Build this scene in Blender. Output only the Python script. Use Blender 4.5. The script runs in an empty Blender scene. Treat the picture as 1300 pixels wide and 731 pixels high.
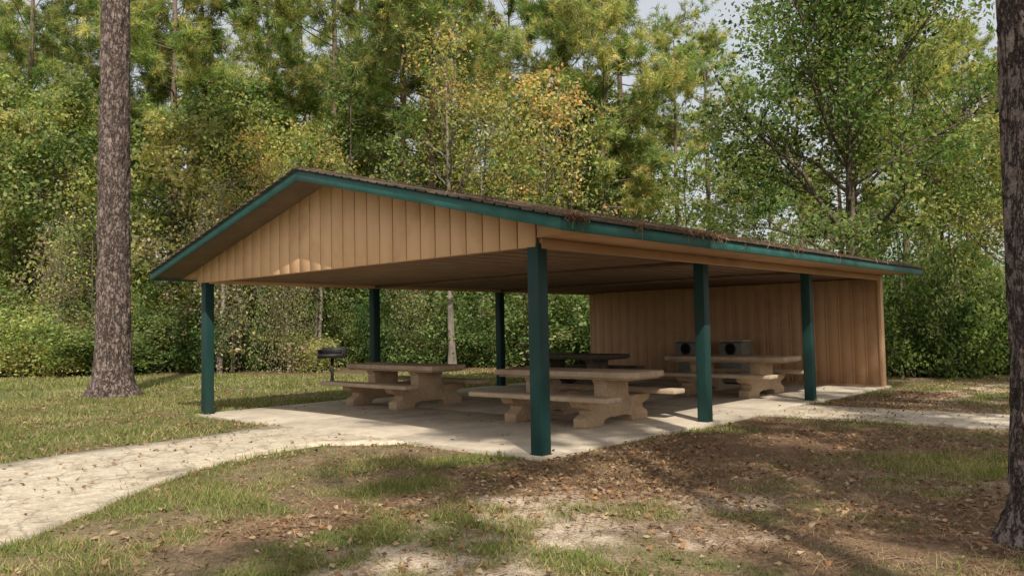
import bpy, math, numpy as np
from mathutils import Vector, Matrix
sc=bpy.context.scene
RNG=np.random.default_rng(7)
# ------------------------------------------------------------------ noise
_T=np.random.default_rng(3).random((64,64,64)).astype(np.float32)
def vnoise(x,y,z=0.0):
    x=np.asarray(x,float);y=np.asarray(y,float);z=np.asarray(z,float)+np.zeros_like(x)
    xi=np.floor(x).astype(int);yi=np.floor(y).astype(int);zi=np.floor(z).astype(int)
    fx=x-xi;fy=y-yi;fz=z-zi
    fx=fx*fx*(3-2*fx);fy=fy*fy*(3-2*fy);fz=fz*fz*(3-2*fz)
    def g(a,b,c): return _T[(xi+a)&63,(yi+b)&63,(zi+c)&63]
    a=g(0,0,0)*(1-fx)+g(1,0,0)*fx; b=g(0,1,0)*(1-fx)+g(1,1,0)*fx
    c=g(0,0,1)*(1-fx)+g(1,0,1)*fx; d=g(0,1,1)*(1-fx)+g(1,1,1)*fx
    return (a*(1-fy)+b*fy)*(1-fz)+(c*(1-fy)+d*fy)*fz
def fbm(x,y,z=0.0,o=4):
    s=0;a=.5;t=0
    for i in range(o):
        s=s+a*vnoise(np.asarray(x)*2**i+i*17.3,np.asarray(y)*2**i+i*5.1,np.asarray(z)*2**i+i*9.7);t+=a;a*=.5
    return s/t
def sstep(a,b,x):
    t=np.clip((x-a)/(b-a),0,1);return t*t*(3-2*t)
# ------------------------------------------------------------------ mesh builder
class MB:
    def __init__(s): s.V=[];s.F=[];s.C=[];s.M=[];s.n=0
    def add(s,v,f,mat=0,col=None):
        v=np.asarray(v,float).reshape(-1,3)
        f=np.asarray(f,int)
        s.V.append(v);s.F.append(f+s.n);s.M.append(np.full(len(f),mat));
        if col is None: col=np.ones((len(v),3))*.5
        col=np.asarray(col,float)
        if col.ndim==1: col=np.tile(col,(len(v),1))
        s.C.append(col);s.n+=len(v)
    def mesh(s,name,mats,smooth=None):
        V=np.concatenate(s.V);C=np.concatenate(s.C)
        me=bpy.data.meshes.new(name)
        lt=np.concatenate([np.full(len(f),f.shape[1]) for f in s.F])
        lv=np.concatenate([f.ravel() for f in s.F])
        M=np.concatenate(s.M)
        me.vertices.add(len(V));me.vertices.foreach_set('co',V.astype(np.float32).ravel())
        me.loops.add(len(lv));me.loops.foreach_set('vertex_index',lv.astype(np.int32))
        me.polygons.add(len(lt));st=np.zeros(len(lt),np.int32);st[1:]=np.cumsum(lt)[:-1]
        me.polygons.foreach_set('loop_start',st)
        me.polygons.foreach_set('material_index',M.astype(np.int32))
        for m in mats: me.materials.append(m)
        me.update(calc_edges=True)
        if smooth is not None:
            me.polygons.foreach_set('use_smooth',np.isin(M,smooth))
        ca=me.color_attributes.new('Col','FLOAT_COLOR','POINT')
        ca.data.foreach_set('color',np.concatenate([C,np.ones((len(C),1))],1).astype(np.float32).ravel())
        return me
    def obj(s,name,mats,smooth=None,parent=None):
        o=bpy.data.objects.new(name,s.mesh(name,mats,smooth));sc.collection.objects.link(o)
        if parent: o.parent=parent
        return o
def empty(name,loc=(0,0,0)):
    o=bpy.data.objects.new(name,None);o.location=loc;sc.collection.objects.link(o);return o
# ------------------------------------------------------------------ materials
def newmat(name):
    m=bpy.data.materials.new(name);m.use_nodes=True;nt=m.node_tree;nt.nodes.clear()
    out=nt.nodes.new('ShaderNodeOutputMaterial');return m,nt,out
def N(nt,t,**kw):
    n=nt.nodes.new(t)
    for k,v in kw.items():
        if k in n.inputs: n.inputs[k].default_value=v
        else: setattr(n,k,v)
    return n
def L(nt,a,b): nt.links.new(a,b)
def mixc(nt,fac,a,b,mode='MIX'):
    n=nt.nodes.new('ShaderNodeMix');n.data_type='RGBA';n.blend_type=mode
    for s,v in ((0,fac),(6,a),(7,b)):
        if hasattr(v,'links'): nt.links.new(v,n.inputs[s])
        elif s==0: n.inputs[0].default_value=v
        else: n.inputs[s].default_value=(*v,1)
    return n.outputs[2]
def ramp(nt,fac,pts):
    r=nt.nodes.new('ShaderNodeValToRGB');e=r.color_ramp.elements
    while len(e)<len(pts): e.new(.5)
    for i,(p,c) in enumerate(pts):
        e[i].position=p; e[i].color=(c,c,c,1) if not hasattr(c,'__len__') else (*c,1)
    nt.links.new(fac,r.inputs[0]);return r.outputs[0]
def noise(nt,scale,detail=5,rough=.6,vec=None,stretch=None):
    if vec is None:
        tc=nt.nodes.new('ShaderNodeTexCoord');vec=tc.outputs['Object']
    if stretch:
        mp=nt.nodes.new('ShaderNodeMapping');mp.inputs['Scale'].default_value=stretch
        nt.links.new(vec,mp.inputs[0]);vec=mp.outputs[0]
    n=nt.nodes.new('ShaderNodeTexNoise');n.inputs['Scale'].default_value=scale
    n.inputs['Detail'].default_value=min(detail,4);n.inputs['Roughness'].default_value=rough
    nt.links.new(vec,n.inputs['Vector']);return n.outputs['Fac']
def surf(name,c1,c2,scale=3,rough=.8,stretch=None,bump=.3,bscale=60,c3=None,s3=1.0,spec=.3,lo=.35,hi=.65,cracks=None):
    m,nt,out=newmat(name)
    b=N(nt,'ShaderNodeBsdfPrincipled');b.inputs['Roughness'].default_value=rough
    b.inputs['Specular IOR Level'].default_value=spec
    f=ramp(nt,noise(nt,scale,4,.65,stretch=stretch),[(lo,0.),(hi,1.)])
    c=mixc(nt,f,c1,c2)
    if c3:
        g=ramp(nt,noise(nt,s3,4,.7),[(.5,0.),(.68,1.)]);c=mixc(nt,g,c,c3)
    if cracks:
        tc=nt.nodes.new('ShaderNodeTexCoord')
        nz=N(nt,'ShaderNodeTexNoise');nz.inputs['Scale'].default_value=3;nz.inputs['Detail'].default_value=4;L(nt,tc.outputs['Object'],nz.inputs['Vector'])
        vm=N(nt,'ShaderNodeVectorMath',operation='MULTIPLY_ADD');vm.inputs[1].default_value=(.35,.35,.35);L(nt,nz.outputs['Color'],vm.inputs[0]);L(nt,tc.outputs['Object'],vm.inputs[2])
        v=N(nt,'ShaderNodeTexVoronoi',feature='DISTANCE_TO_EDGE');v.inputs['Scale'].default_value=cracks;L(nt,vm.outputs[0],v.inputs['Vector'])
        k=ramp(nt,v.outputs['Distance'],[(0.,.62),(.035,1.)]);c=mixc(nt,1.,c,k,'MULTIPLY')
        c=mixc(nt,1.,c,ramp(nt,noise(nt,26,4,.85),[(.3,.6),(.6,1.12)]),'MULTIPLY')
    L(nt,c,b.inputs['Base Color'])
    if bump:
        bn=noise(nt,bscale,3,.7,stretch=stretch);bp=N(nt,'ShaderNodeBump');bp.inputs['Strength'].default_value=bump
        bp.inputs['Distance'].default_value=.01;L(nt,bn,bp.inputs['Height']);L(nt,bp.outputs[0],b.inputs['Normal'])
    L(nt,b.outputs[0],out.inputs[0]);return m
def leafmat(name,trans=.4,hue=.03,tt=(1.6,1.5,.7)):
    m,nt,out=newmat(name)
    at=N(nt,'ShaderNodeAttribute',attribute_name='Col');src=at.outputs['Color']
    if hue:
        oi=nt.nodes.new('ShaderNodeObjectInfo')
        hs=nt.nodes.new('ShaderNodeHueSaturation')
        mr=N(nt,'ShaderNodeMapRange');mr.inputs[3].default_value=.5-hue*.6;mr.inputs[4].default_value=.5+hue*.8
        L(nt,oi.outputs['Random'],mr.inputs[0]);L(nt,mr.outputs[0],hs.inputs['Hue'])
        mr2=N(nt,'ShaderNodeMapRange');mr2.inputs[3].default_value=1.3;mr2.inputs[4].default_value=.75
        L(nt,oi.outputs['Random'],mr2.inputs[0]);L(nt,mr2.outputs[0],hs.inputs['Value'])
        L(nt,src,hs.inputs['Color']);src=hs.outputs[0]
    d=N(nt,'ShaderNodeBsdfDiffuse');t=N(nt,'ShaderNodeBsdfTranslucent')
    L(nt,src,d.inputs[0])
    L(nt,mixc(nt,1.0,src,tt,'MULTIPLY'),t.inputs[0])
    mx=N(nt,'ShaderNodeMixShader');mx.inputs[0].default_value=trans
    L(nt,d.outputs[0],mx.inputs[1]);L(nt,t.outputs[0],mx.inputs[2])
    L(nt,mx.outputs[0],out.inputs[0]);return m
def barkmat(name,c1,c2,vs=10):
    m,nt,out=newmat(name)
    b=N(nt,'ShaderNodeBsdfPrincipled');b.inputs['Roughness'].default_value=.9;b.inputs['Specular IOR Level'].default_value=.1
    tc=nt.nodes.new('ShaderNodeTexCoord');mp=nt.nodes.new('ShaderNodeMapping');mp.inputs['Scale'].default_value=(1,1,.4)
    L(nt,tc.outputs['Object'],mp.inputs[0])
    nz=N(nt,'ShaderNodeTexNoise');nz.inputs['Scale'].default_value=11;nz.inputs['Detail'].default_value=5;nz.inputs['Roughness'].default_value=.75;L(nt,mp.outputs[0],nz.inputs['Vector'])
    vm=N(nt,'ShaderNodeVectorMath',operation='MULTIPLY_ADD');vm.inputs[1].default_value=(.3,.3,.3)
    L(nt,nz.outputs['Color'],vm.inputs[0]);L(nt,mp.outputs[0],vm.inputs[2])
    v=N(nt,'ShaderNodeTexVoronoi',feature='DISTANCE_TO_EDGE');v.inputs['Scale'].default_value=vs;L(nt,vm.outputs[0],v.inputs['Vector'])
    crack=ramp(nt,v.outputs['Distance'],[(0.,0.),(.13,1.)])
    fine=noise(nt,30,4,.85,stretch=(1,1,.6));big=noise(nt,2.5,3,.6)
    base=mixc(nt,ramp(nt,fine,[(.36,0.),(.62,1.)]),c1,c2)
    base=mixc(nt,1.,base,ramp(nt,big,[(.3,.75),(.7,1.2)]),'MULTIPLY')
    c=mixc(nt,crack,(c1[0]*.6,c1[1]*.56,c1[2]*.56),base)
    L(nt,c,b.inputs['Base Color'])
    ma=N(nt,'ShaderNodeMath',operation='MULTIPLY_ADD');ma.inputs[1].default_value=.9;L(nt,fine,ma.inputs[0]);L(nt,crack,ma.inputs[2])
    bp=N(nt,'ShaderNodeBump');bp.inputs['Strength'].default_value=1.;bp.inputs['Distance'].default_value=.035
    L(nt,ma.outputs[0],bp.inputs['Height']);L(nt,bp.outputs[0],b.inputs['Normal'])
    L(nt,b.outputs[0],out.inputs[0]);return m
M_leaf=leafmat('leaf_foliage',.45)
M_needle=leafmat('pine_needle_foliage',.38,.02)
M_grass=leafmat('grass_blades',.35,.0,(1.25,1.15,.5))
M_litter=leafmat('dry_litter',.15,.0,(1,.9,.7))
M_bark=barkmat('pine_bark',(.12,.088,.076),(.34,.265,.235))
M_bark2=surf('tree_bark',(.06,.046,.036),(.15,.12,.10),8,.95,(1,1,.25),0,30,spec=.1)
M_bark3=surf('far_pine_bark',(.10,.07,.055),(.22,.16,.13),5,.95,(1,1,.25),0,30,spec=.1)
M_barkpale=surf('pale_bark',(.12,.10,.085),(.26,.225,.19),8,.95,(1,1,.25),0,30,spec=.1)
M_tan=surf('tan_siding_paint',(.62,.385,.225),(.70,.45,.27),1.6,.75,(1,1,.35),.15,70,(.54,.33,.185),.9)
M_brownshade=surf('brown_shaded_siding',(.48,.285,.16),(.55,.335,.195),1.6,.75,(1,1,.35),.15,70,(.42,.245,.135),.7)  # brown of soffit and beams; on the wall, gable paint with shade painted in
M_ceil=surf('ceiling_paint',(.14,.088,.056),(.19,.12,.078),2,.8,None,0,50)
M_teal=surf('teal_trim_paint',(.018,.085,.073),(.03,.125,.108),4,.6,None,.1,50,(.045,.10,.09),2)
M_post=surf('green_post_paint',(.007,.034,.031),(.012,.048,.044),5,.55,(1,1,.2),.1,50,(.02,.038,.034),2)
M_shingle=surf('asphalt_shingle',(.04,.033,.028),(.11,.085,.065),14,.95,None,.5,120,(.16,.11,.07),1.5)
M_slab=surf('concrete_slab',(.43,.365,.285),(.56,.485,.385),2.2,.85,None,.25,90,(.33,.275,.21),.7)
M_path=surf('concrete_path',(.46,.39,.295),(.63,.545,.42),5,.9,None,.6,60,(.31,.255,.18),1.3,cracks=1.5)
M_table=surf('aggregate_concrete',(.38,.26,.16),(.51,.37,.24),24,.85,None,.4,150,(.30,.205,.13),1.3)
M_tabletop=surf('table_top_concrete',(.42,.31,.21),(.56,.43,.31),12,.8,None,.3,150,(.34,.25,.17),1.5)
M_tableshade=surf('shaded_concrete',(.09,.068,.05),(.16,.125,.095),6,.8,None,.3,60)  # dark copy of the table concrete, the rear table's shade painted in
M_binbody=surf('bin_grey',(.16,.15,.135),(.24,.225,.20),14,.7,None,.2,120)
M_binlit=surf('bin_lit_top',(.42,.40,.36),(.55,.52,.47),14,.7,None,.2,120)  # paler than the body: sunlight on the bin tops put into the colour
M_black=surf('black_metal',(.012,.012,.012),(.03,.027,.024),10,.55,None,.2,60)
M_dark=surf('dark_opening',(.004,.004,.004),(.008,.008,.008),3,.9,None,0)
# ------------------------------------------------------------------ camera pose and view axes
CAM=np.array([-7.1477,-6.0901,1.483]);YAW=.73813;PIT=.050276;ROL=-.018702
F2=np.array([math.cos(YAW),math.sin(YAW)]);R2=np.array([math.sin(YAW),-math.cos(YAW)])
ORI=CAM[:2].copy()
def from_camera(d,r):  # camera frame: d metres along the view direction, r metres to its right
    return ORI+F2*d+R2*r
# ------------------------------------------------------------------ ground
def dist_seg(x,y,pts):
    best=np.full(np.shape(x),1e9)
    for (a,b) in zip(pts[:-1],pts[1:]):
        ax,ay=a;bx,by=b;dx=bx-ax;dy=by-ay
        t=np.clip(((x-ax)*dx+(y-ay)*dy)/(dx*dx+dy*dy),0,1)
        best=np.minimum(best,np.hypot(x-ax-t*dx,y-ay-t*dy))
    return best
def on_hard(x,y,pad=0):
    slab=(x>-.15-pad)&(x<12.35+pad)&(y>-.15-pad)&(y<8.3+pad)
    p2=(x>5.5-pad)&(x<7.25+pad)&(y<0)&(y>-14)
    return slab|p2|in_path(x,y,pad)
PL=np.array([(-12,-5.6),(-8.0,-1.9),(-6.6,-.5),(-5.45,.55),(-4.6,1.2),(-3.8,1.9),(-2.9,2.65),(-1.8,3.1),(-.9,3.0),(-.12,2.2)])
PU=np.array([(-14,-2.8),(-9.6,1.1),(-7.6,2.9),(-5.6,4.3),(-4.2,4.85),(-3.2,5.1),(-2.2,5.15),(-1.4,5.25),(-.7,5.35),(-.12,5.6)])
def in_path(x,y,pad=0):
    poly=np.concatenate([PL,PU[::-1]]);x=np.asarray(x,float);y=np.asarray(y,float)
    ins=np.zeros(x.shape,bool);j=len(poly)-1
    for i in range(len(poly)):
        xi,yi=poly[i];xj,yj=poly[j]
        c=((yi>y)!=(yj>y))&(x<(xj-xi)*(y-yi)/(yj-yi+1e-12)+xi);ins^=c;j=i
    if pad: ins|=(dist_seg(x,y,PL)<pad)|(dist_seg(x,y,PU)<pad)
    return ins
def blob(x,y,cx,cy,rx,ry,a=0):
    c,s=math.cos(a),math.sin(a);u=(x-cx)*c+(y-cy)*s;v=-(x-cx)*s+(y-cy)*c
    return np.exp(-((u/rx)**2+(v/ry)**2))
def soils(x,y):
    n1=fbm(x*.55+9,y*.55+4,0,5);n2=fbm(x*1.7+31,y*1.7+12,0,5);n4=fbm(x*4.1+3,y*4.1+1,0,4)
    sand=blob(x,y,-2.3,-1.7,1.8,1.0,.65)*.95+blob(x,y,12,-2.2,4.5,1.0,-.15)*1.0+blob(x,y,-.9,-2.9,1.5,.8)*.65+blob(x,y,-4.3,-1.9,.8,.4)*.45+blob(x,y,.6,-4.0,1.3,.6,-.6)*.5
    sand=sstep(.42,.8,sand*.62+(n2-.5)*1.2+(n4-.5)*.8+.1)*.8
    need=blob(x,y,2.6,-1.9,4.8,1.9,-.08)+blob(x,y,-.2,-1.0,2.2,1.2)*.9+blob(x,y,-.5,-4.9,1.8,1.3)*.8+blob(x,y,9.2,-1.4,3,1.)*.8+blob(x,y,3.5,-4.5,2.5,1)*.55+blob(x,y,-3.2,-.6,1.6,.8)*.45
    d=(x-ORI[0])*F2[0]+(y-ORI[1])*F2[1];r=(x-ORI[0])*R2[0]+(y-ORI[1])*R2[1]
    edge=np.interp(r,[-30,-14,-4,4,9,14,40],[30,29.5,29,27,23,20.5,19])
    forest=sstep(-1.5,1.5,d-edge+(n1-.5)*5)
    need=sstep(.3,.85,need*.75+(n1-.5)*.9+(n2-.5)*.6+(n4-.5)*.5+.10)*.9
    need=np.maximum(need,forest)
    patch=sstep(.42,.60,n2*.5+n1*.3+n4*.2)*.9
    grass=(1-sand)*(1-need)*(1-patch*np.where((y>5.2),.45,1.))
    return np.clip(grass,0,1),sand,need,forest
def gh(x,y):
    h=-.05+.028*(fbm(x*.8,y*.8,3,3)-.5)*2
    far=sstep(0,6,np.maximum(np.maximum(-x-12,x-20),np.maximum(-y-8,y-14)))
    return h+far*.25*(fbm(x*.12,y*.12,8,3)-.5)
def axis(lo,hi,s,big):
    c=list(np.arange(lo,hi,s));st=s;a=c[-1]
    while a<big: st*=1.25;a+=st;c.append(a)
    st=s;a=c[0]
    while a>-big: st*=1.25;a-=st;c.insert(0,a)
    return np.array(c)
gx=axis(-8,17,.085,450);gy=axis(-9,16,.085,450)
X,Y=np.meshgrid(gx,gy,indexing='ij')
g,s_,nd,fo=soils(X,Y)
fine=fbm(X*6,Y*6,1,3)[...,None]
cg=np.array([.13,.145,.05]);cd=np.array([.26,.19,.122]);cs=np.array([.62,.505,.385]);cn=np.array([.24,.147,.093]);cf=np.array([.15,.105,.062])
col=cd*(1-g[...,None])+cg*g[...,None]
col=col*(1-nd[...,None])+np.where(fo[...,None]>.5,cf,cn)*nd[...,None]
col=col*(1-s_[...,None])+cs*s_[...,None]
col=col*(.65+.7*fine)
Z=gh(X,Y)
nx,ny=X.shape;idx=np.arange(nx*ny).reshape(nx,ny)
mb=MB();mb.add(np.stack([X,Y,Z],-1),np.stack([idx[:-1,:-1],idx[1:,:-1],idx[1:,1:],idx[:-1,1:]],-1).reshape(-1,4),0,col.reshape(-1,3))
m,nt,out=newmat('ground_soil')
b=N(nt,'ShaderNodeBsdfPrincipled');b.inputs['Roughness'].default_value=.95;b.inputs['Specular IOR Level'].default_value=.1
at=N(nt,'ShaderNodeAttribute',attribute_name='Col')
f1=ramp(nt,noise(nt,30,4,.85),[(.3,.35),(.7,1.6)])
c=mixc(nt,1.,at.outputs['Color'],f1,'MULTIPLY')
L(nt,c,b.inputs['Base Color'])
bp=N(nt,'ShaderNodeBump');bp.inputs['Strength'].default_value=.7;bp.inputs['Distance'].default_value=.03
L(nt,noise(nt,60,3,.8),bp.inputs['Height']);L(nt,bp.outputs[0],b.inputs['Normal']);L(nt,b.outputs[0],out.inputs[0])
mb.obj('ground',[m],[0])
# ------------------------------------------------------------------ generic boxes / extrusions
def box(mb,x0,x1,y0,y1,z0,z1,mat=0):
    v=[(x0,y0,z0),(x1,y0,z0),(x1,y1,z0),(x0,y1,z0),(x0,y0,z1),(x1,y0,z1),(x1,y1,z1),(x0,y1,z1)]
    mb.add(v,[(0,3,2,1),(4,5,6,7),(0,1,5,4),(1,2,6,5),(2,3,7,6),(3,0,4,7)],mat)
def prism(mb,poly,vec,mat=0):
    P=np.array(poly,float);n=len(P);v=np.concatenate([P,P+np.array(vec)])
    mb.add(v,[(i,(i+1)%n,n+(i+1)%n,n+i) for i in range(n)],mat)
    mb.add(P,[tuple(range(n-1,-1,-1))],mat);mb.add(P+np.array(vec),[tuple(range(n))],mat)
def bev(o,w=.008,s=2):
    m=o.modifiers.new('bevel','BEVEL');m.width=w;m.segments=s;m.limit_method='ANGLE';return o
def fixn(o):
    import bmesh
    bm=bmesh.new();bm.from_mesh(o.data);bmesh.ops.remove_doubles(bm,verts=bm.verts,dist=1e-5);bmesh.ops.recalc_face_normals(bm,faces=bm.faces);bm.to_mesh(o.data);bm.free();return o
# ------------------------------------------------------------------ paths
def ribbon(name,A,B,z=-.012,n=90,jit=.09):
    def res(P,n):
        d=np.r_[0,np.cumsum(np.hypot(*np.diff(P,axis=0).T))];t=np.linspace(0,d[-1],n)
        return np.stack([np.interp(t,d,P[:,0]),np.interp(t,d,P[:,1])],1)
    A=res(np.array(A,float),n);B=res(np.array(B,float),n)
    ja=(fbm(A[:,0]*3,A[:,1]*3,2)-.5)*jit*2;jb=(fbm(B[:,0]*3,B[:,1]*3,5)-.5)*jit*2
    dv=(B-A)/np.linalg.norm(B-A,axis=1)[:,None];A=A+dv*ja[:,None];B=B+dv*jb[:,None]
    k=7;rows=[]
    for i in range(k):
        t=i/(k-1);P=A*(1-t)+B*t;rows.append(np.c_[P,np.full(n,z)+(fbm(P[:,0],P[:,1],9)-.5)*.01])
    lo0=np.c_[A,np.full(n,-.12)];lo1=np.c_[B,np.full(n,-.12)]
    rows=[lo0]+rows+[lo1];V=np.stack(rows,0);K=len(rows);I=np.arange(K*n).reshape(K,n)
    mb=MB();mb.add(V,np.stack([I[:-1,:-1],I[:-1,1:],I[1:,1:],I[1:,:-1]],-1).reshape(-1,4))
    return mb.obj(name,[M_path])
ribbon('footpath',PL,PU)
ribbon('footpath',[(5.5,-.155),(5.48,-3),(5.4,-8),(5.2,-14)],[(7.25,-.155),(7.3,-3),(7.25,-8),(7.1,-14)])
# ------------------------------------------------------------------ pavilion
pav=empty('picnic_pavilion')
mb=MB()
for i in range(4):
    for j in range(3):
        x0=-.14+i*3.12;x1=x0+3.112;y0=-.14+j*2.81;y1=y0+2.802
        box(mb,x0,x1,y0,y1,-.2,0)
o=fixn(mb.obj('floor_slab',[M_slab],parent=pav));bev(o,.006)
D=[0,3.893,7.974];W=8.107;ZP=3.89;SL=.2485;EV=.905;RX=-.675;LX=12.32
for k,(x,y) in enumerate([(x,y) for x in D for y in (0,W)]):
    mb=MB();w=.085
    box(mb,x-w,x+w,y-w,y+w,.0,2.47)
    box(mb,x-w-.012,x+w+.012,y-w-.012,y+w+.012,0,.012)
    bev(fixn(mb.obj('post_%d'%(k+1),[M_post],parent=pav)),.008)
def roofz(y): return ZP-SL*abs(y-W/2)
yc=W/2
th=.10
mb=MB()
for s in (-1,1):
    ye=yc+s*(yc+EV-.025)
    poly=[(RX+.03,yc,ZP-.02),(RX+.03,ye,roofz(ye)-.02),(RX+.03,ye,roofz(ye)-.02-th),(RX+.03,yc,ZP-.02-th)]
    prism(mb,poly,(LX-RX-.06,0,0),0)
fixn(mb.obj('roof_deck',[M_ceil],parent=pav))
mb=MB();nc=26
for s in (-1,1):
    for c_ in range(nc):
        half=yc+EV+.03
        a=half*c_/nc;b2=half*(c_+1)/nc+.03
        ya=yc+s*a;yb=yc+s*b2
        if c_==nc-1: yb=yc+s*half
        za=ZP-SL*a;zb=ZP-SL*abs(yb-yc)
        poly=[(RX-.035,ya,za-.018),(RX-.035,ya,za+.004),(RX-.035,yb,zb+.014),(RX-.035,yb,zb-.018+.002)]
        prism(mb,poly,(LX-RX+.07,0,0),0)
box(mb,RX-.036,LX+.036,yc-.09,yc+.09,ZP-.02,ZP+.016)
fixn(mb.obj('shingle_roof',[M_shingle],parent=pav))
mb=MB()
for s in (-1,1):
    ye=yc+s*(yc+EV)
    for xx in (RX,LX-.03):
        poly=[(xx,yc,ZP-.022),(xx,ye,roofz(ye)-.022),(xx,ye,roofz(ye)-.155),(xx,yc,ZP-.175)]
        prism(mb,poly,(.032,0,0),0)
    box(mb,RX+.034,LX-.034,min(ye,ye-s*.03),max(ye,ye-s*.03),roofz(ye)-.155,roofz(ye)-.024,0)
bev(fixn(mb.obj('fascia',[M_teal],parent=pav)),.004,1)
def gable(xf,sgn,name):
    mb=MB();y=-.06;k=0
    while y<W+.24:
        y1=min(y+.292,W+.24)
        za=roofz(y)-.125;zb=roofz(y1)-.125
        poly=[(xf,y+.008,2.43),(xf,y1-.008,2.43),(xf,y1-.008,zb)]
        if y<yc<y1: poly.append((xf,yc,roofz(yc)-.125))
        poly.append((xf,y+.008,za));prism(mb,poly,(.022*sgn,0,0),0)
        y+=.292
    o=bev(fixn(mb.obj(name,[M_tan],parent=pav)),.004,1)
    mb=MB();x2=xf+.024*sgn
    prism(mb,[(x2,-.055,2.44),(x2,W+.22,2.44),(x2,W+.22,roofz(W+.22)-.125),(x2,yc,ZP-.13),(x2,-.055,roofz(-.055)-.125)],(.03*sgn,0,0),0)
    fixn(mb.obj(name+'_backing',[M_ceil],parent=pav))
gable(-.09,1,'gable_boards')
gable(LX-.15,-1,'rear_gable_boards')
mb=MB()
for s in (-1,1):
    y_in=0 if s<0 else W;y_out=yc+s*(yc+EV-.03)
    box(mb,-.03,LX-.2,min(y_in,y_out),max(y_in,y_out),2.535,2.55,0)
    for xx in (-.085,LX-.3):
        yo=y_out;zz=roofz(yo)-.12;yi=y_in+s*.075 if s<0 else y_in+.25
        prism(mb,[(xx,yi,2.535),(xx,yo,2.535),(xx,yo,max(zz,2.545)),(xx,yi,roofz(yi)-.122)],(.02,0,0),0)
fixn(mb.obj('eave_soffit',[M_brownshade],parent=pav))
mb=MB()
for y in (0,W):
    box(mb,-.02,12.0,y-.07,y+.07,2.40+.07,2.533,0)
    box(mb,-.02,12.0,y-.095,y-.072,2.41,2.533,0)
box(mb,-.028,.10,.12,W-.12,2.44,2.6,0)
bev(fixn(mb.obj('beams',[M_brownshade],parent=pav)),.005,1)
mb=MB();y=.075
while y<W-.08:
    y1=min(y+.40,W-.075);box(mb,.11,11.98,y+.003,y1-.003,2.475,2.49,0);y+=.40
box(mb,.11,11.98,.075,W-.075,2.4925,2.50,1)
for xx in (3.89,7.97): box(mb,xx-.05,xx+.05,.076,W-.076,2.415,2.474,0)
fixn(mb.obj('ceiling',[M_ceil,M_brownshade],parent=pav))
mb=MB();y=-.03;wx=11.95
while y<W+.03:
    y1=min(y+.297,W+.04);box(mb,wx,wx+.025,y,y1-.004,.03,2.46,0)
    box(mb,wx-.010,wx,y1-.025,y1+.018,.03,2.455,0);y+=.297
box(mb,wx+.027,wx+.12,-.03,W+.04,.0,2.46,0)
box(mb,wx-.03,wx+.16,-.105,-.032,0,2.47,1)
box(mb,wx-.022,wx+.001,-.03,W,0,.028,0)
bev(fixn(mb.obj('board_wall',[M_brownshade,M_tan],parent=pav)),.003,1)
# ------------------------------------------------------------------ picnic tables
def table(x,y,rot=0,mt=None,mtop=None):
    mt=mt or M_table;mtop=mtop or M_tabletop
    e=empty('picnic_table',(x,y,0));e.rotation_euler[2]=rot
    def part(n,f,mat,bw=.02):
        mb=MB();f(mb);o=fixn(mb.obj(n,[mat],parent=e));bev(o,bw,3);return o
    part('table_top',lambda m:box(m,-.44,.44,-1.36,1.36,.705,.80),mtop)
    part('table_rim',lambda m:box(m,-.40,.40,-1.30,1.30,.68,.704),mt,.005)
    part('seat_1',lambda m:box(m,-1.08,-.74,-1.36,1.36,.40,.475),mtop)
    part('seat_2',lambda m:box(m,.74,1.08,-1.36,1.36,.40,.475),mtop)
    half=[(.84,0),(.84,.13),(.70,.19),(.70,.25),(.88,.30),(.95,.398),(.55,.398),(.36,.392),(.30,.43),(.30,.60),(.36,.678)]
    arch=[(-.40,0),(-.36,.08),(-.24,.11),(.24,.11),(.36,.08),(.40,0)]
    outl=arch+half+[(-a,b) for a,b in half[::-1]]
    for i,yy in enumerate((-.68,.68)):
        def f(m): prism(m,[(a,yy-.12,b) for a,b in outl],(0,.24,0))
        part('pedestal_%d'%(i+1),f,mt,.014)
    return e
table(2.98,1.78,.02);table(3.25,6.35,-.015);table(8.6,1.95,.01);table(8.8,6.3,0,M_tableshade,M_tableshade)
# ------------------------------------------------------------------ litter bins
def bin_(x,y):
    e=empty('litter_bin',(x,y,0));e.scale=(.9,.9,.98)
    mb=MB();box(mb,-.29,.29,-.31,.31,.03,.72)
    bev(fixn(mb.obj('body',[M_binbody],parent=e)),.03,3)
    mb=MB();prism(mb,[(-.33,-.34,.72),(.33,-.34,.72),(.33,-.34,1.02),(.24,-.34,1.07),(-.24,-.34,1.07),(-.33,-.34,1.02)],(0,.68,0))
    bev(fixn(mb.obj('hood',[M_binbody],parent=e)),.02,3)
    mb=MB();box(mb,-.25,.25,-.345,.345,1.072,1.10);bev(fixn(mb.obj('lid',[M_binlit],parent=e)),.008,2)
    mb=MB();a=np.linspace(0,2*math.pi,33)[:-1];n=32
    ring=lambda r,x:np.stack([np.full(n,x),r*np.cos(a),.88+r*np.sin(a)],1)
    V=np.concatenate([ring(.155,-.332),ring(.155,-.355),ring(.125,-.355),ring(.125,-.336)]);F=[]
    for k in range(3):
        for i in range(n): F.append((k*n+i,k*n+(i+1)%n,(k+1)*n+(i+1)%n,(k+1)*n+i))
    mb.add(V,F,0);mb.add(ring(.125,-.336),[tuple(range(n))],1)
    mb.obj('opening',[M_black,M_dark],parent=e)
    mb=MB();box(mb,-.25,.25,-.27,.27,0,.03);mb.obj('plinth',[M_dark],parent=e)
bin_(11.35,4.45);bin_(11.35,3.2)
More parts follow.
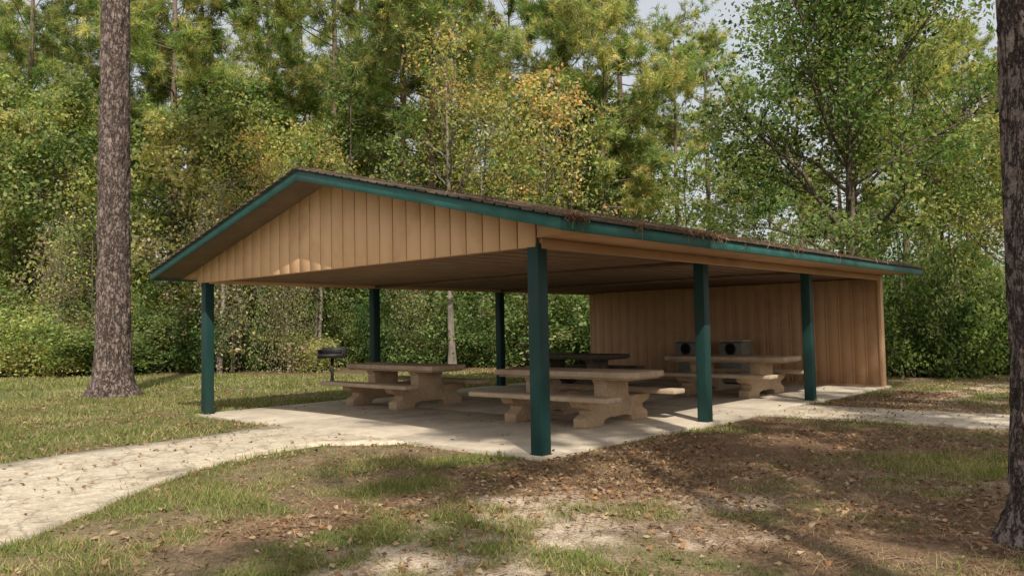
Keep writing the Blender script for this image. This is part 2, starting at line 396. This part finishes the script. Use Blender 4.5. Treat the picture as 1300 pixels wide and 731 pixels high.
# ------------------------------------------------------------------ grill
e=empty('charcoal_grill',(6.1,12.9,-.05));e.rotation_euler[2]=YAW
def cyl(mb,x,y,z0,z1,r,n=20,mat=0):
    a=np.linspace(0,2*math.pi,n+1)[:-1];V=np.concatenate([np.stack([x+r*np.cos(a),y+r*np.sin(a),np.full(n,z)],1) for z in (z0,z1)])
    mb.add(V,[(i,(i+1)%n,n+(i+1)%n,n+i) for i in range(n)],mat);mb.add(V[:n],[tuple(range(n))],mat);mb.add(V[n:],[tuple(range(n))],mat)
mb=MB();cyl(mb,0,0,0,.78,.045);fixn(mb.obj('pedestal',[M_black],parent=e))
mb=MB();box(mb,-.25,.25,-.36,.36,.78,.80);box(mb,-.25,.25,-.36,-.345,.80,1.03);box(mb,-.25,.25,.345,.36,.80,1.03);box(mb,.235,.25,-.344,.344,.80,1.08);box(mb,-.25,-.235,-.344,.344,.80,.9)
fixn(mb.obj('firebox',[M_black],parent=e))
mb=MB()
for i in range(12): box(mb,-.23,.23,-.33+i*.06,-.318+i*.06,1.0,1.012)
box(mb,-.24,-.232,-.40,.40,.995,1.015);box(mb,-.36,-.24,-.40,-.385,.995,1.01);box(mb,-.36,-.24,.385,.40,.995,1.01)
fixn(mb.obj('grate',[M_black],parent=e))
# ------------------------------------------------------------------ vegetation tools
def unit(v): return v/(np.linalg.norm(v,axis=-1,keepdims=True)+1e-9)
def tube(mb,P,R,n=6,mat=1):
    P=np.array(P);R=np.array(R);T=unit(np.gradient(P,axis=0))
    up=np.where(np.abs(T[:,2:3])>.9,np.array([[1.,0,0]]),np.array([[0,0,1.]]))
    A=unit(np.cross(T,up));B=np.cross(T,A)
    for i in range(1,len(A)):
        a=A[i-1]-T[i]*np.dot(A[i-1],T[i]);A[i]=a/(np.linalg.norm(a)+1e-9);B[i]=np.cross(T[i],A[i])
    an=np.linspace(0,2*math.pi,n+1)[:-1]
    V=P[:,None]+R[:,None,None]*(A[:,None]*np.cos(an)[None,:,None]+B[:,None]*np.sin(an)[None,:,None])
    I=np.arange(len(P)*n).reshape(len(P),n);J=np.roll(I,-1,1)
    mb.add(V,np.stack([I[:-1],J[:-1],J[1:],I[1:]],-1).reshape(-1,4),mat)
def branch(rng,p,d,Lh,n,jit,lift):
    P=[p];d=unit(d);st=Lh/n
    for i in range(n):
        d=unit(d+rng.normal(0,jit,3)+np.array([0,0,lift]));P.append(P[-1]+d*st)
    return np.array(P)
def leaves(mb,rng,C,tone,k,sig,size,mat=0,flat=.6):
    n=len(C)*k;c=np.repeat(C,k,0)+rng.normal(0,1,(n,3))*np.array([sig,sig,sig*.7])
    nrm=unit(rng.normal(0,1,(n,3))+np.array([0,0,flat]));t=unit(np.cross(nrm,rng.normal(0,1,(n,3))));b_=np.cross(nrm,t)
    s=size*rng.uniform(.6,1.35,(n,1))
    V=np.stack([c-t*s*.5,c+b_*s*.3+nrm*s*.06,c+t*s*.5,c-b_*s*.3+nrm*s*.06],1).reshape(-1,3)
    I=np.arange(n*4).reshape(n,4)
    col=np.repeat(tone,k,0)*rng.uniform(.75,1.25,(n,1));col=np.repeat(col,4,0)
    mb.add(V,I,mat,col)
def tufts(mb,rng,C,Dr,tone,k,ln,w,mat=0):
    n=len(C)*k;c=np.repeat(C,k,0);d=unit(np.repeat(Dr,k,0)*.7+rng.normal(0,.75,(n,3)))
    l=ln*rng.uniform(.6,1.15,(n,1));sd=unit(np.cross(d,rng.normal(0,1,(n,3))))*w
    c=c+rng.normal(0,.06,(n,3))
    V=np.stack([c-sd,c+sd,c+d*l+np.array([0,0,-.03])],1).reshape(-1,3);I=np.arange(n*3).reshape(n,3)
    col=np.repeat(np.repeat(tone,k,0)*rng.uniform(.8,1.2,(n,1)),3,0);mb.add(V,I,mat,col)
PAL={'green':[(.18,.265,.085),(.22,.30,.105),(.145,.215,.07)],
     'yellow':[(.40,.42,.16),(.345,.38,.14),(.47,.42,.18)],
     'olive':[(.27,.31,.13),(.33,.345,.165),(.215,.255,.105)],
     'dark':[(.07,.12,.04),(.105,.155,.05),(.05,.09,.03)],
     'rust':[(.50,.32,.14),(.54,.39,.17),(.44,.35,.15)],
     'dry':[(.46,.385,.255),(.40,.32,.22),(.31,.29,.16)]}
def tones(rng,n,pal,C=None):
    names,w=zip(*pal.items());w=np.array(w,float);w/=w.sum()
    out=np.zeros((n,3));ch=rng.choice(len(names),n,p=w)
    if C is not None:
        f=fbm(C[:,0]*.5+rng.uniform(0,30),C[:,1]*.5,C[:,2]*.6,2);f=(np.argsort(np.argsort(f))/max(1,n-1))
        cw=np.cumsum(w);ch2=np.searchsorted(cw,f).clip(0,len(names)-1);ch=np.where(rng.random(n)<.65,ch2,ch)
    for i,nm in enumerate(names):
        a=np.array(PAL[nm]);m=ch==i;out[m]=a[rng.integers(0,len(a),m.sum())]
    return out*rng.uniform(.8,1.2,(n,1))
def broadleaf(seed,H,base,Rc,nl=24,k=30,size=.15,pal=None,tr=.16,bark=None,lean=0.,sig=.36,dens=1.,elev=(5,60),nm='broadleaf',wb=.02):
    rng=np.random.default_rng(seed);mb=MB();pal=pal or {'green':2,'olive':2,'yellow':1}
    n=12;tp=np.zeros((n+1,3));tp[:,2]=np.linspace(-.25,H*.9,n+1)
    wob=np.cumsum(rng.normal(0,wb*H/12,(n+1,2)),0);wob[:2]=0;tp[:,:2]=wob;tp[:,0]+=lean*tp[:,2]
    rr=tr*(1-np.linspace(0,1,n+1)*.88);rr[0]*=1.5
    tube(mb,tp,rr,10)
    C=[]
    for i in range(nl):
        t=(i+rng.random())/nl;z=base+(H*.88-base)*t
        p=np.array([np.interp(z,tp[:,2],tp[:,0]),np.interp(z,tp[:,2],tp[:,1]),z]);a=i*2.4+rng.normal(0,.4)
        prof=(math.sin(math.pi*min(1,(.18+.75*t)))**.8)
        ln=Rc*prof*rng.uniform(.7,1.15);el=math.radians(elev[0]+(elev[1]-elev[0])*t+rng.normal(0,10))
        d=np.array([math.cos(a)*math.cos(el),math.sin(a)*math.cos(el),math.sin(el)])
        r0=max(.02,np.interp(z,tp[:,2],rr)*.5);P=branch(rng,p,d,ln,7,.13,.05)
        tube(mb,P,np.linspace(r0,.012,8),6)
        for j in range(int(3+ln*2.2*dens)):
            q=rng.uniform(.25,1.0);ii=q*7;i0=int(min(6,ii));pp=P[i0]+(P[i0+1]-P[i0])*(ii-i0)
            dd=unit(P[i0+1]-P[i0]);sd=unit(dd+rng.normal(0,.8,3)+np.array([0,0,.15]));l2=ln*rng.uniform(.2,.42)+.25
            Q=branch(rng,pp,sd,l2,4,.2,.02);tube(mb,Q,np.linspace(r0*.35+.004,.005,5),3)
            C+= [Q[2],Q[3],Q[4],Q[4]+rng.normal(0,.3,3)]
    C=np.array(C);keep=C[:,2]>.15;C=C[keep]
    leaves(mb,rng,C,tones(rng,len(C),pal,C),k,sig,size)
    return mb.mesh('%s_mesh_%d'%(nm,seed),[M_leaf,bark or M_bark2],[1])
def pine(seed,H=22,base=9,Rc=3.2,tr=.24,k=26,nl=46,pal=None,bark=None,ln=.42,w=.02,trunk=True,dead=6):
    rng=np.random.default_rng(seed);mb=MB();pal=pal or {'green':2.4,'yellow':1.4,'olive':1.4}
    n=14;tp=np.zeros((n+1,3));tp[:,2]=np.linspace(-.2,H,n+1);tp[3:,:2]=np.cumsum(rng.normal(0,.05,(n-2,2)),0)
    rr=tr*(1-np.linspace(0,1,n+1)**1.3*.9)
    if trunk: tube(mb,tp,rr,12)
    C=[];Dd=[]
    for i in range(nl):
        t=(i+rng.random())/nl;z=base+(H-base)*t;p=np.array([np.interp(z,tp[:,2],tp[:,0]),np.interp(z,tp[:,2],tp[:,1]),z])
        a=rng.uniform(0,6.28);prof=(1-t)**.6*(.55+.9*min(1,t*3))+.15
        l=Rc*prof*rng.uniform(.6,1.2);el=math.radians(-8+50*t+rng.normal(0,8))
        d=np.array([math.cos(a)*math.cos(el),math.sin(a)*math.cos(el),math.sin(el)])
        P=branch(rng,p,d,l,7,.1,.04);tube(mb,P,np.linspace(max(.015,np.interp(z,tp[:,2],rr)*.3),.01,8),5)
        for j in range(int(4+l*3.4)):
            q=rng.uniform(.3,1.0)**.8;ii=q*7;i0=int(min(6,ii));pp=P[i0]+(P[i0+1]-P[i0])*(ii-i0);dd=unit(P[i0+1]-P[i0])
            sd=unit(dd*.8+rng.normal(0,.6,3)+np.array([0,0,.25]));l2=rng.uniform(.3,.9)*(.4+.25*l)
            Q=branch(rng,pp,sd,l2,3,.15,.08);tube(mb,Q,np.linspace(.012,.006,4),3)
            for qi in (1,2,3,3): C.append(Q[qi]+rng.normal(0,.10,3));Dd.append(unit(Q[qi]-Q[qi-1]))
    for i in range(dead):
        z=rng.uniform(base*.35,base);p=np.array([0,0,z]);a=rng.uniform(0,6.28)
        P=branch(rng,p,np.array([math.cos(a),math.sin(a),.1]),rng.uniform(.5,2.2),5,.2,-.02);tube(mb,P,np.linspace(.025,.005,6),4)
    C=np.array(C);Dd=np.array(Dd);tufts(mb,rng,C,Dd,tones(rng,len(C),pal,C),k,ln,w)
    return mb.mesh('pine_mesh_%d'%seed,[M_needle,bark or M_bark3],[1])
def shrub(seed,H=3.2,R=1.8,ns=16,k=34,size=.10,pal=None,sig=.28):
    rng=np.random.default_rng(seed);mb=MB();pal=pal or {'green':2,'olive':2,'yellow':1.5,'dry':.5};C=[]
    for i in range(ns):
        a=rng.uniform(0,6.28);rad=rng.uniform(0,R*.4);p=np.array([rad*math.cos(a),rad*math.sin(a),-.05])
        P=branch(rng,p,np.array([math.cos(a)*.45,math.sin(a)*.45,1]),H*rng.uniform(.6,1.1),7,.16,.0)
        tube(mb,P,np.linspace(.03,.006,8),4)
        for j in range(9):
            i0=rng.integers(1,8);Q=branch(rng,P[i0],rng.normal(0,1,3)+np.array([math.cos(a)*.5,math.sin(a)*.5,.1]),R*rng.uniform(.2,.6),3,.2,0)
            tube(mb,Q,np.linspace(.009,.004,4),3);C+=[Q[1],Q[2],Q[3]]
    C=np.array(C);C=C[C[:,2]>.08];leaves(mb,rng,C,tones(rng,len(C),pal,C),k,sig,size)
    return mb.mesh('shrub_mesh_%d'%seed,[M_leaf,M_bark2],[1])
def vine_thicket(seed,H=7.5,R=1.7):
    rng=np.random.default_rng(seed);mb=MB();C=[]
    P=branch(rng,np.array([0,0,-.1]),np.array([.05,.02,1]),H,9,.06,.02);tube(mb,P,np.linspace(.12,.03,10),7)
    for i in range(38):
        i0=rng.integers(3,10);a=rng.uniform(0,6.28)
        Q=branch(rng,P[i0],np.array([math.cos(a),math.sin(a),.5]),rng.uniform(.5,R),5,.25,-.05);tube(mb,Q,np.linspace(.02,.006,6),3)
        for j in range(3):
            q=Q[rng.integers(2,6)];V=branch(rng,q,np.array([rng.normal(0,.25),rng.normal(0,.25),-1]),min(q[2],rng.uniform(1.5,4)),7,.18,-.1)
            tube(mb,V,np.full(8,.008),3);C+=list(V[1::2])
    C=np.array(C);C=C[C[:,2]>.1];leaves(mb,rng,C,tones(rng,len(C),{'dry':3,'olive':1,'yellow':.6},C),10,.2,.12)
    return mb.mesh('vine_thicket_mesh',[M_leaf,M_barkpale],[1])
def place(name,me,xy,s=1.,rot=None,parent=None,sz=None):
    o=bpy.data.objects.new(name,me);o.location=(xy[0],xy[1],float(gh(np.array([xy[0]]),np.array([xy[1]]))[0])-.02)
    o.rotation_euler[2]=RNG.uniform(0,6.28) if rot is None else rot;o.scale=(s,s,s if sz is None else sz)
    sc.collection.objects.link(o)
    if parent: o.parent=parent
    return o
BL=[broadleaf(11,14,2.4,3.6,27,14,.205,{'green':2.2,'olive':2,'yellow':1.2},sig=.26),
    broadleaf(12,12,1.3,3.0,26,14,.19,{'yellow':1.5,'olive':2,'green':1.6},sig=.25),
    broadleaf(13,15,3.7,3.8,26,14,.205,{'green':2.8,'dark':1.4,'olive':1.2},sig=.26),
    broadleaf(14,10,.9,2.8,24,14,.18,{'yellow':2,'dry':1.2,'olive':2},sig=.24)]
RU=broadleaf(15,13,4.0,2.8,18,7,.17,{'rust':2.2,'yellow':2,'olive':1.2},.11,M_barkpale,0,.3,.8,wb=.03)
POLE=[broadleaf(16,14,6.5,1.9,11,7,.17,{'olive':2,'green':2},.10,M_bark2,.03,.28,.8,wb=.04),
      broadleaf(17,11,4,2.0,11,8,.17,{'green':2,'yellow':1,'dark':1},.075,M_bark2,-.05,.28,.8,wb=.05)]
PN=[pine(21,23,8,3.9,k=17,nl=44),pine(22,20,7,3.4,.20,17,42,{'green':1.8,'yellow':2,'olive':1}),pine(23,26,12,4.0,.28,17,40)]
SH=[shrub(31,k=18,size=.14),shrub(32,2.2,1.6,14,18,.13,{'yellow':2,'olive':2,'dry':1}),shrub(33,4.5,2.2,18,18,.16,{'green':2,'dark':1.6,'olive':1.6}),shrub(34,3.,2.,15,17,.14,{'dark':3.5,'green':1})]
OAK=broadleaf(43,12.6,2.6,6.2,32,22,.16,{'green':3.4,'olive':2,'dark':.8,'yellow':.6},.24,M_bark2,-.02,.32,.95,(18,72),'oak')
place('oak_tree',OAK,from_camera(25.5,10.9),1.,1.0)
SLIM=broadleaf(42,13.5,5.0,2.9,17,6,.15,{'rust':1.6,'yellow':2,'olive':1.6},.15,M_barkpale,.0,.3,.8)
place('slender_tree',SLIM,from_camera(30,-2.3),1.)
VT=vine_thicket(51)
place('vine_covered_snag',VT,from_camera(30.4,-11.2),1.);place('vine_covered_snag',VT,from_camera(31.,-17.8),.85);place('vine_covered_snag',VT,from_camera(32,-3.9),.8);place('vine_covered_snag',VT,from_camera(30.6,-8.6),.7)
def big_pine(name,xy,r,seed,H,base):
    rng=np.random.default_rng(seed);e=empty(name,(xy[0],xy[1],-.06))
    nz=260;na=96;z=np.concatenate([np.linspace(0,1.2,60)[:-1],np.linspace(1.2,H*.62,nz-59)]);a=np.linspace(0,2*math.pi,na+1)[:-1]
    Zz,A=np.meshgrid(z,a,indexing='ij')
    ca,sa=np.cos(A),np.sin(A)
    rad=r*(1-.42*Zz/H)
    lob=fbm(ca*1.6+seed,sa*1.6,Zz*.35,3)
    rad=rad*(1+ (.55+.9*(lob-.4))*np.exp(-Zz/.28)+.10*np.exp(-Zz/1.5)+(lob-.5)*.10)
    ridge=fbm(ca*r*16,sa*r*16,Zz*3.2+seed,4);rad+= (sstep(.35,.6,ridge)-.5)*.04*min(1,r/.3)
    V=np.stack([rad*ca,rad*sa,Zz-.02],-1);I=np.arange(len(z)*na).reshape(len(z),na);J=np.roll(I,-1,1)
    mb=MB();mb.add(V,np.stack([I[:-1],J[:-1],J[1:],I[1:]],-1).reshape(-1,4));mb.obj('trunk',[M_bark],[0],parent=e)
    z0=H*.61;mb=MB();P=np.array([(0,0,z0),(0.05,0,H*.75),(.02,.06,H*.88),(0,0,H)]);tube(mb,P,[r*(1-.42*.61),r*.5,r*.28,.04],16,0);mb.obj('upper_trunk',[M_bark],[0],parent=e)
    c=bpy.data.objects.new('crown',pine(seed+100,H,base,4.2,r,15,34,trunk=False,dead=0));sc.collection.objects.link(c);c.parent=e
    return e
big_pine('pine_tree',(1.0,15.1),.40,5,25,15)
big_pine('pine_tree',(-.62,-5.12),.215,6,21,13)
# shade trees south of the clearing, outside the picture
for (x,y,s,i) in [(-8.4,-13.7,.9,0),(-1.3,-14.8,.9,1),(4.5,-15,1.0,0)]:
    place('pine_tree',PN[i],(x,y),s)
place('broadleaf_tree',BL[2],(-4.3,-14.5),1.)
# forest edge and interior ---------------------------------------------
rng=np.random.default_rng(99)
for px,d,i,s in [(20,33,3,1.15),(95,34,1,1.1),(215,33,3,1.1),(300,36,0,.95),(-60,31,1,1.),(400,38,1,1.),(470,41,0,1.),(655,37,1,.85),(735,40,2,.95),(800,42,0,.9),(1200,30,1,.8),(1290,27,3,.9),(960,38,2,.65),(150,38,1,1.1),(345,43,2,1.05),(560,42,1,1.05),(0,40,0,1.1)]:
    place('broadleaf_tree',BL[i],from_camera(d,(px-650)/1008*d),s)
for px,d,s in [(610,34,1.),(330,33,.8),(690,33,1.),(405,31.5,.75)]:
    place('autumn_tree',RU,from_camera(d,(px-650)/1008*d),s)
for k,(px,d,s) in enumerate([(60,33,.9),(112,31,.8),(238,34,.9),(398,31.5,.9),(442,36,1.1),(505,33,.9),(628,35,1.),(668,31.5,.85),(720,34,.95),(868,33,.85),(1150,25,.7),(1225,26,.8)]):
    place('sapling_tree',POLE[k%2],from_camera(d,(px-650)/1008*d),s)
for px,d,i,s in [(510,36,0,1.),(425,42,2,1.),(590,42,1,1.1),(260,40,1,1.05),(160,42,0,1.),(40,44,2,1.),(720,42,0,1.),(790,46,2,1.),(865,40,2,.62),(905,44,2,.68),(345,46,0,1.05),(655,47,1,1.15),(460,47,1,1.2),(100,47,0,1.),(770,38,1,.95),(1150,42,0,.85),(1230,45,1,.9),(225,37,2,.85),(555,35,2,.9)]:
    place('pine_tree',PN[i],from_camera(d,(px-650)/1008*d),s)
for k in range(44):
    px=-60+k*31+rng.normal(0,12)
    if px<1110:
        d=np.interp(px,[-80,350,750,1110],[31,31,31.5,25.5])+rng.uniform(-.8,3)
    else: d=rng.uniform(20.5,23)
    i=rng.choice([0,1,2,2,3]) if px<780 else rng.choice([2,3,3,3]);
    place('shrub',SH[i],from_camera(d,(px-650)/1008*d),rng.uniform(.4,1.15)*(0.75 if px>1110 else 1),sz=rng.uniform(.5,1.05))
dt=empty('distant_trees')
for d0,n,mix in [(54,12,.65),(72,13,.5)]:
    for k in range(n):
        r=(-.70+1.4*(k+rng.random())/n)*d0;d=d0+rng.uniform(-4,5);px=650+1008*r/d
        if rng.random()<mix: me=PN[rng.integers(3)];s=rng.uniform(.9,1.1)
        else: me=BL[rng.integers(3)];s=rng.uniform(.95,1.25)
        if 840<px<990: s*=.55
        place('distant_tree',me,from_camera(d,r),s,parent=dt)
for d0,n in [(39,13),(54,14)]:
    for k in range(n):
        r=(-.70+1.4*(k+rng.random())/n)*d0;place('distant_shrub',SH[rng.choice([0,2,3,3])],from_camera(d0+rng.uniform(-3,3),r),rng.uniform(1.,1.6)*d0/40,parent=dt)
# ------------------------------------------------------------------ grass
def scatter(n,x0,x1,y0,y1,rng):
    return rng.uniform(x0,x1,n),rng.uniform(y0,y1,n)
rng=np.random.default_rng(5)
mb=MB()
for n,(x0,x1,y0,y1),hh,ww,dmin,dmax in [(360000,(-7,6,-7.5,6),.042,.005,2.2,9.5),(220000,(-6,20,-11,16),.05,.01,9.5,20),(90000,(-6,22,2,34),.065,.018,20,34)]:
    x,y=scatter(n,x0,x1,y0,y1,rng);dd=(x-ORI[0])*F2[0]+(y-ORI[1])*F2[1];rr=(x-ORI[0])*R2[0]+(y-ORI[1])*R2[1]
    m_=(dd>dmin)&(dd<dmax)&(np.abs(rr)<.74*dd+1)&~on_hard(x,y,-.05);x=x[m_];y=y[m_]
    g,s_,nd,fo=soils(x,y);pr=g*.95+.05*(1-s_);m_=rng.random(len(x))<pr;x=x[m_];y=y[m_];gg=g[m_]
    n=len(x);z=gh(x,y);h=hh*rng.uniform(.5,1.5,n)*(.5+.7*gg)*(.7+.8*fbm(x*2,y*2,4,2));a=rng.uniform(0,6.28,n);w=ww*rng.uniform(.6,1.4,n)
    lx=rng.normal(0,.6,n)*h;ly=rng.normal(0,.6,n)*h
    bx=np.cos(a)*w;by=np.sin(a)*w
    V=np.stack([np.stack([x-bx,y-by,z-.004],1),np.stack([x+bx,y+by,z-.004],1),np.stack([x+lx,y+ly,z+h],1)],1).reshape(-1,3)
    t=rng.random((n,1));dry=(rng.random((n,1))<(.17+.38*sstep(.45,.65,fbm(x*1.3,y*1.3,31,3)))[:,None])
    c=np.array([.13,.185,.05])*(1-t)+np.array([.26,.28,.095])*t;c=np.where(dry,np.array([.41,.34,.185]),c)*(.75+.5*fbm(x,y,6,2))[:,None]
    mb.add(V,np.arange(n*3).reshape(n,3),0,np.repeat(c,3,0))
mb.obj('grass',[M_grass])
# ------------------------------------------------------------------ leaf litter and pine straw
def litter(x,y,z,size,cols,rng,tilt=.35):
    n=len(x);mb=MB();c=np.stack([x,y,z],1);nrm=unit(rng.normal(0,tilt,(n,3))+np.array([0,0,1.]));t=unit(np.cross(nrm,rng.normal(0,1,(n,3))));b_=np.cross(nrm,t)
    s=size*rng.uniform(.5,1.3,(n,1));cu=rng.uniform(.0,.3,(n,1))
    V=np.stack([c-t*s*.5,c-t*s*.1+b_*s*.3+nrm*s*cu,c+t*s*.5+nrm*s*.05,c-t*s*.1-b_*s*.3+nrm*s*cu*.6],1).reshape(-1,3)
    cc=np.array(cols)[rng.integers(0,len(cols),n)]*rng.uniform(.6,1.2,(n,1))
    mb.add(V,np.arange(n*4).reshape(n,4),0,np.repeat(cc,4,0));return mb
def straw(mb,c,ln,w,rng,flat=.12):
    n=len(c);d=unit(rng.normal(0,1,(n,3))*np.array([1,1,flat]));sd=unit(np.cross(d,np.array([0,0,1.])))*w;l=ln*rng.uniform(.5,1.2,(n,1))
    mid=c+np.array([0,0,.01]);V=np.stack([c-d*l*.5-sd,c-d*l*.5+sd,mid+d*l*.5+sd,mid+d*l*.5-sd],1).reshape(-1,3)
    cc=np.array([(.26,.15,.09),(.34,.22,.13),(.20,.12,.08),(.42,.31,.20)])[rng.integers(0,4,n)]*rng.uniform(.7,1.2,(n,1))
    mb.add(V,np.arange(n*4).reshape(n,4),0,np.repeat(cc,4,0))
LC=[(.28,.18,.10),(.36,.25,.15),(.20,.125,.075),(.40,.30,.19),(.33,.175,.085)]
x,y=scatter(200000,-7,18,-10,16,rng);g,s_,nd,fo=soils(x,y);cl=fbm(x*1.1+4,y*1.1,12,3)
hard=on_hard(x,y);slab=(x>-.14)&(x<12.3)&(y>-.14)&(y<8.2)
pr=(.24+.7*nd+.14*s_)*sstep(.25,.6,cl)*np.where(slab,.03,np.where(hard,.24,1));m_=rng.random(len(x))<pr
x=x[m_];y=y[m_];z=np.where(slab[m_],.006,np.where(hard[m_],.0,gh(x,y)+.02))
mb=litter(x,y,z,.06,LC,rng)
x,y=scatter(280000,-6,12,-8,6,rng);g,s_,nd,fo=soils(x,y);slab=(x>-.14)&(x<12.3)&(y>-.14)&(y<8.2);hard=on_hard(x,y)
pr=(.18+.7*nd)*sstep(.25,.6,fbm(x*1.6,y*1.6,22,3))*np.where(slab,.01,np.where(hard,.2,1));m_=rng.random(len(x))<pr
x=x[m_];y=y[m_];z=np.where(slab[m_],.005,np.where(hard[m_],.0,gh(x,y)+.012))
straw(mb,np.stack([x,y,z],1),.15,.0022,rng)
mb.obj('leaf_litter',[M_litter])
# straw caught on the roof
mb=MB();n=14000;x=rng.uniform(RX,LX,n);v=rng.random(n);y=np.where(rng.random(n)<.45,-EV+rng.exponential(.3,n),-EV+v*(yc+EV))
y=np.clip(y,-EV-.04,yc);m_=rng.random(n)<sstep(.45,.68,fbm(x*1.3,y*1.3,2,3));x=x[m_];y=y[m_]
straw(mb,np.stack([x,y,ZP-SL*np.abs(y-yc)+.016+rng.exponential(.006,len(x))],1),.15,.003,rng,.12)
n=1800;x=RX-.03+rng.exponential(2.6,n);x=x[x<LX];n=len(x);y=np.full(n,-EV-.03)+rng.normal(0,.02,n);m_=rng.random(n)<sstep(.4,.65,fbm(x*2.5,x*0,7,2));x=x[m_];y=y[m_]
straw(mb,np.stack([x,y,np.full(len(x),roofz(-EV)+.01)-rng.exponential(.025,len(x))],1),.13,.003,rng,.8)
mb.obj('roof_pine_straw',[M_litter],parent=pav)
# ------------------------------------------------------------------ light
S=Vector((-.57,-.82,0)).normalized();EL=math.radians(46)
S=Vector((S.x*math.cos(EL),S.y*math.cos(EL),math.sin(EL)))
w=bpy.data.worlds.new('World');sc.world=w;w.use_nodes=True;nt=w.node_tree
sky=nt.nodes.new('ShaderNodeTexSky');sky.sky_type='NISHITA';sky.sun_disc=False;sky.sun_elevation=EL;sky.sun_rotation=math.atan2(S.x,S.y)
sky.air_density=1.2;sky.dust_density=5;sky.ozone_density=1.
hz=mixc(nt,.65,sky.outputs[0],(5.6,5.6,5.6))
bg=nt.nodes['Background'];bg.inputs[1].default_value=.15;nt.links.new(hz,bg.inputs[0])
ld=bpy.data.lights.new('sun','SUN');ld.energy=5.;ld.angle=math.radians(.53);ld.color=(1,.94,.82)
lo=bpy.data.objects.new('sun',ld);lo.rotation_euler=S.to_track_quat('Z','Y').to_euler();sc.collection.objects.link(lo);lo.location=(-20,-20,30)
# ------------------------------------------------------------------ camera
cd=bpy.data.cameras.new('camera');cd.sensor_width=36;cd.lens=27.93;cd.clip_end=2000;cd.clip_start=.05
co=bpy.data.objects.new('camera',cd);sc.collection.objects.link(co);sc.camera=co
fwd=np.array([math.cos(YAW)*math.cos(PIT),math.sin(YAW)*math.cos(PIT),math.sin(PIT)]);rt=np.array([math.sin(YAW),-math.cos(YAW),0.]);up=np.cross(rt,fwd)
r2=rt*math.cos(ROL)+up*math.sin(ROL);u2=-rt*math.sin(ROL)+up*math.cos(ROL)
Mx=Matrix.Identity(4)
for i in range(3): Mx[i][0]=r2[i];Mx[i][1]=u2[i];Mx[i][2]=-fwd[i];Mx[i][3]=CAM[i]
co.matrix_world=Mx
sc.view_settings.view_transform='Standard';sc.view_settings.look='None';sc.view_settings.exposure=0
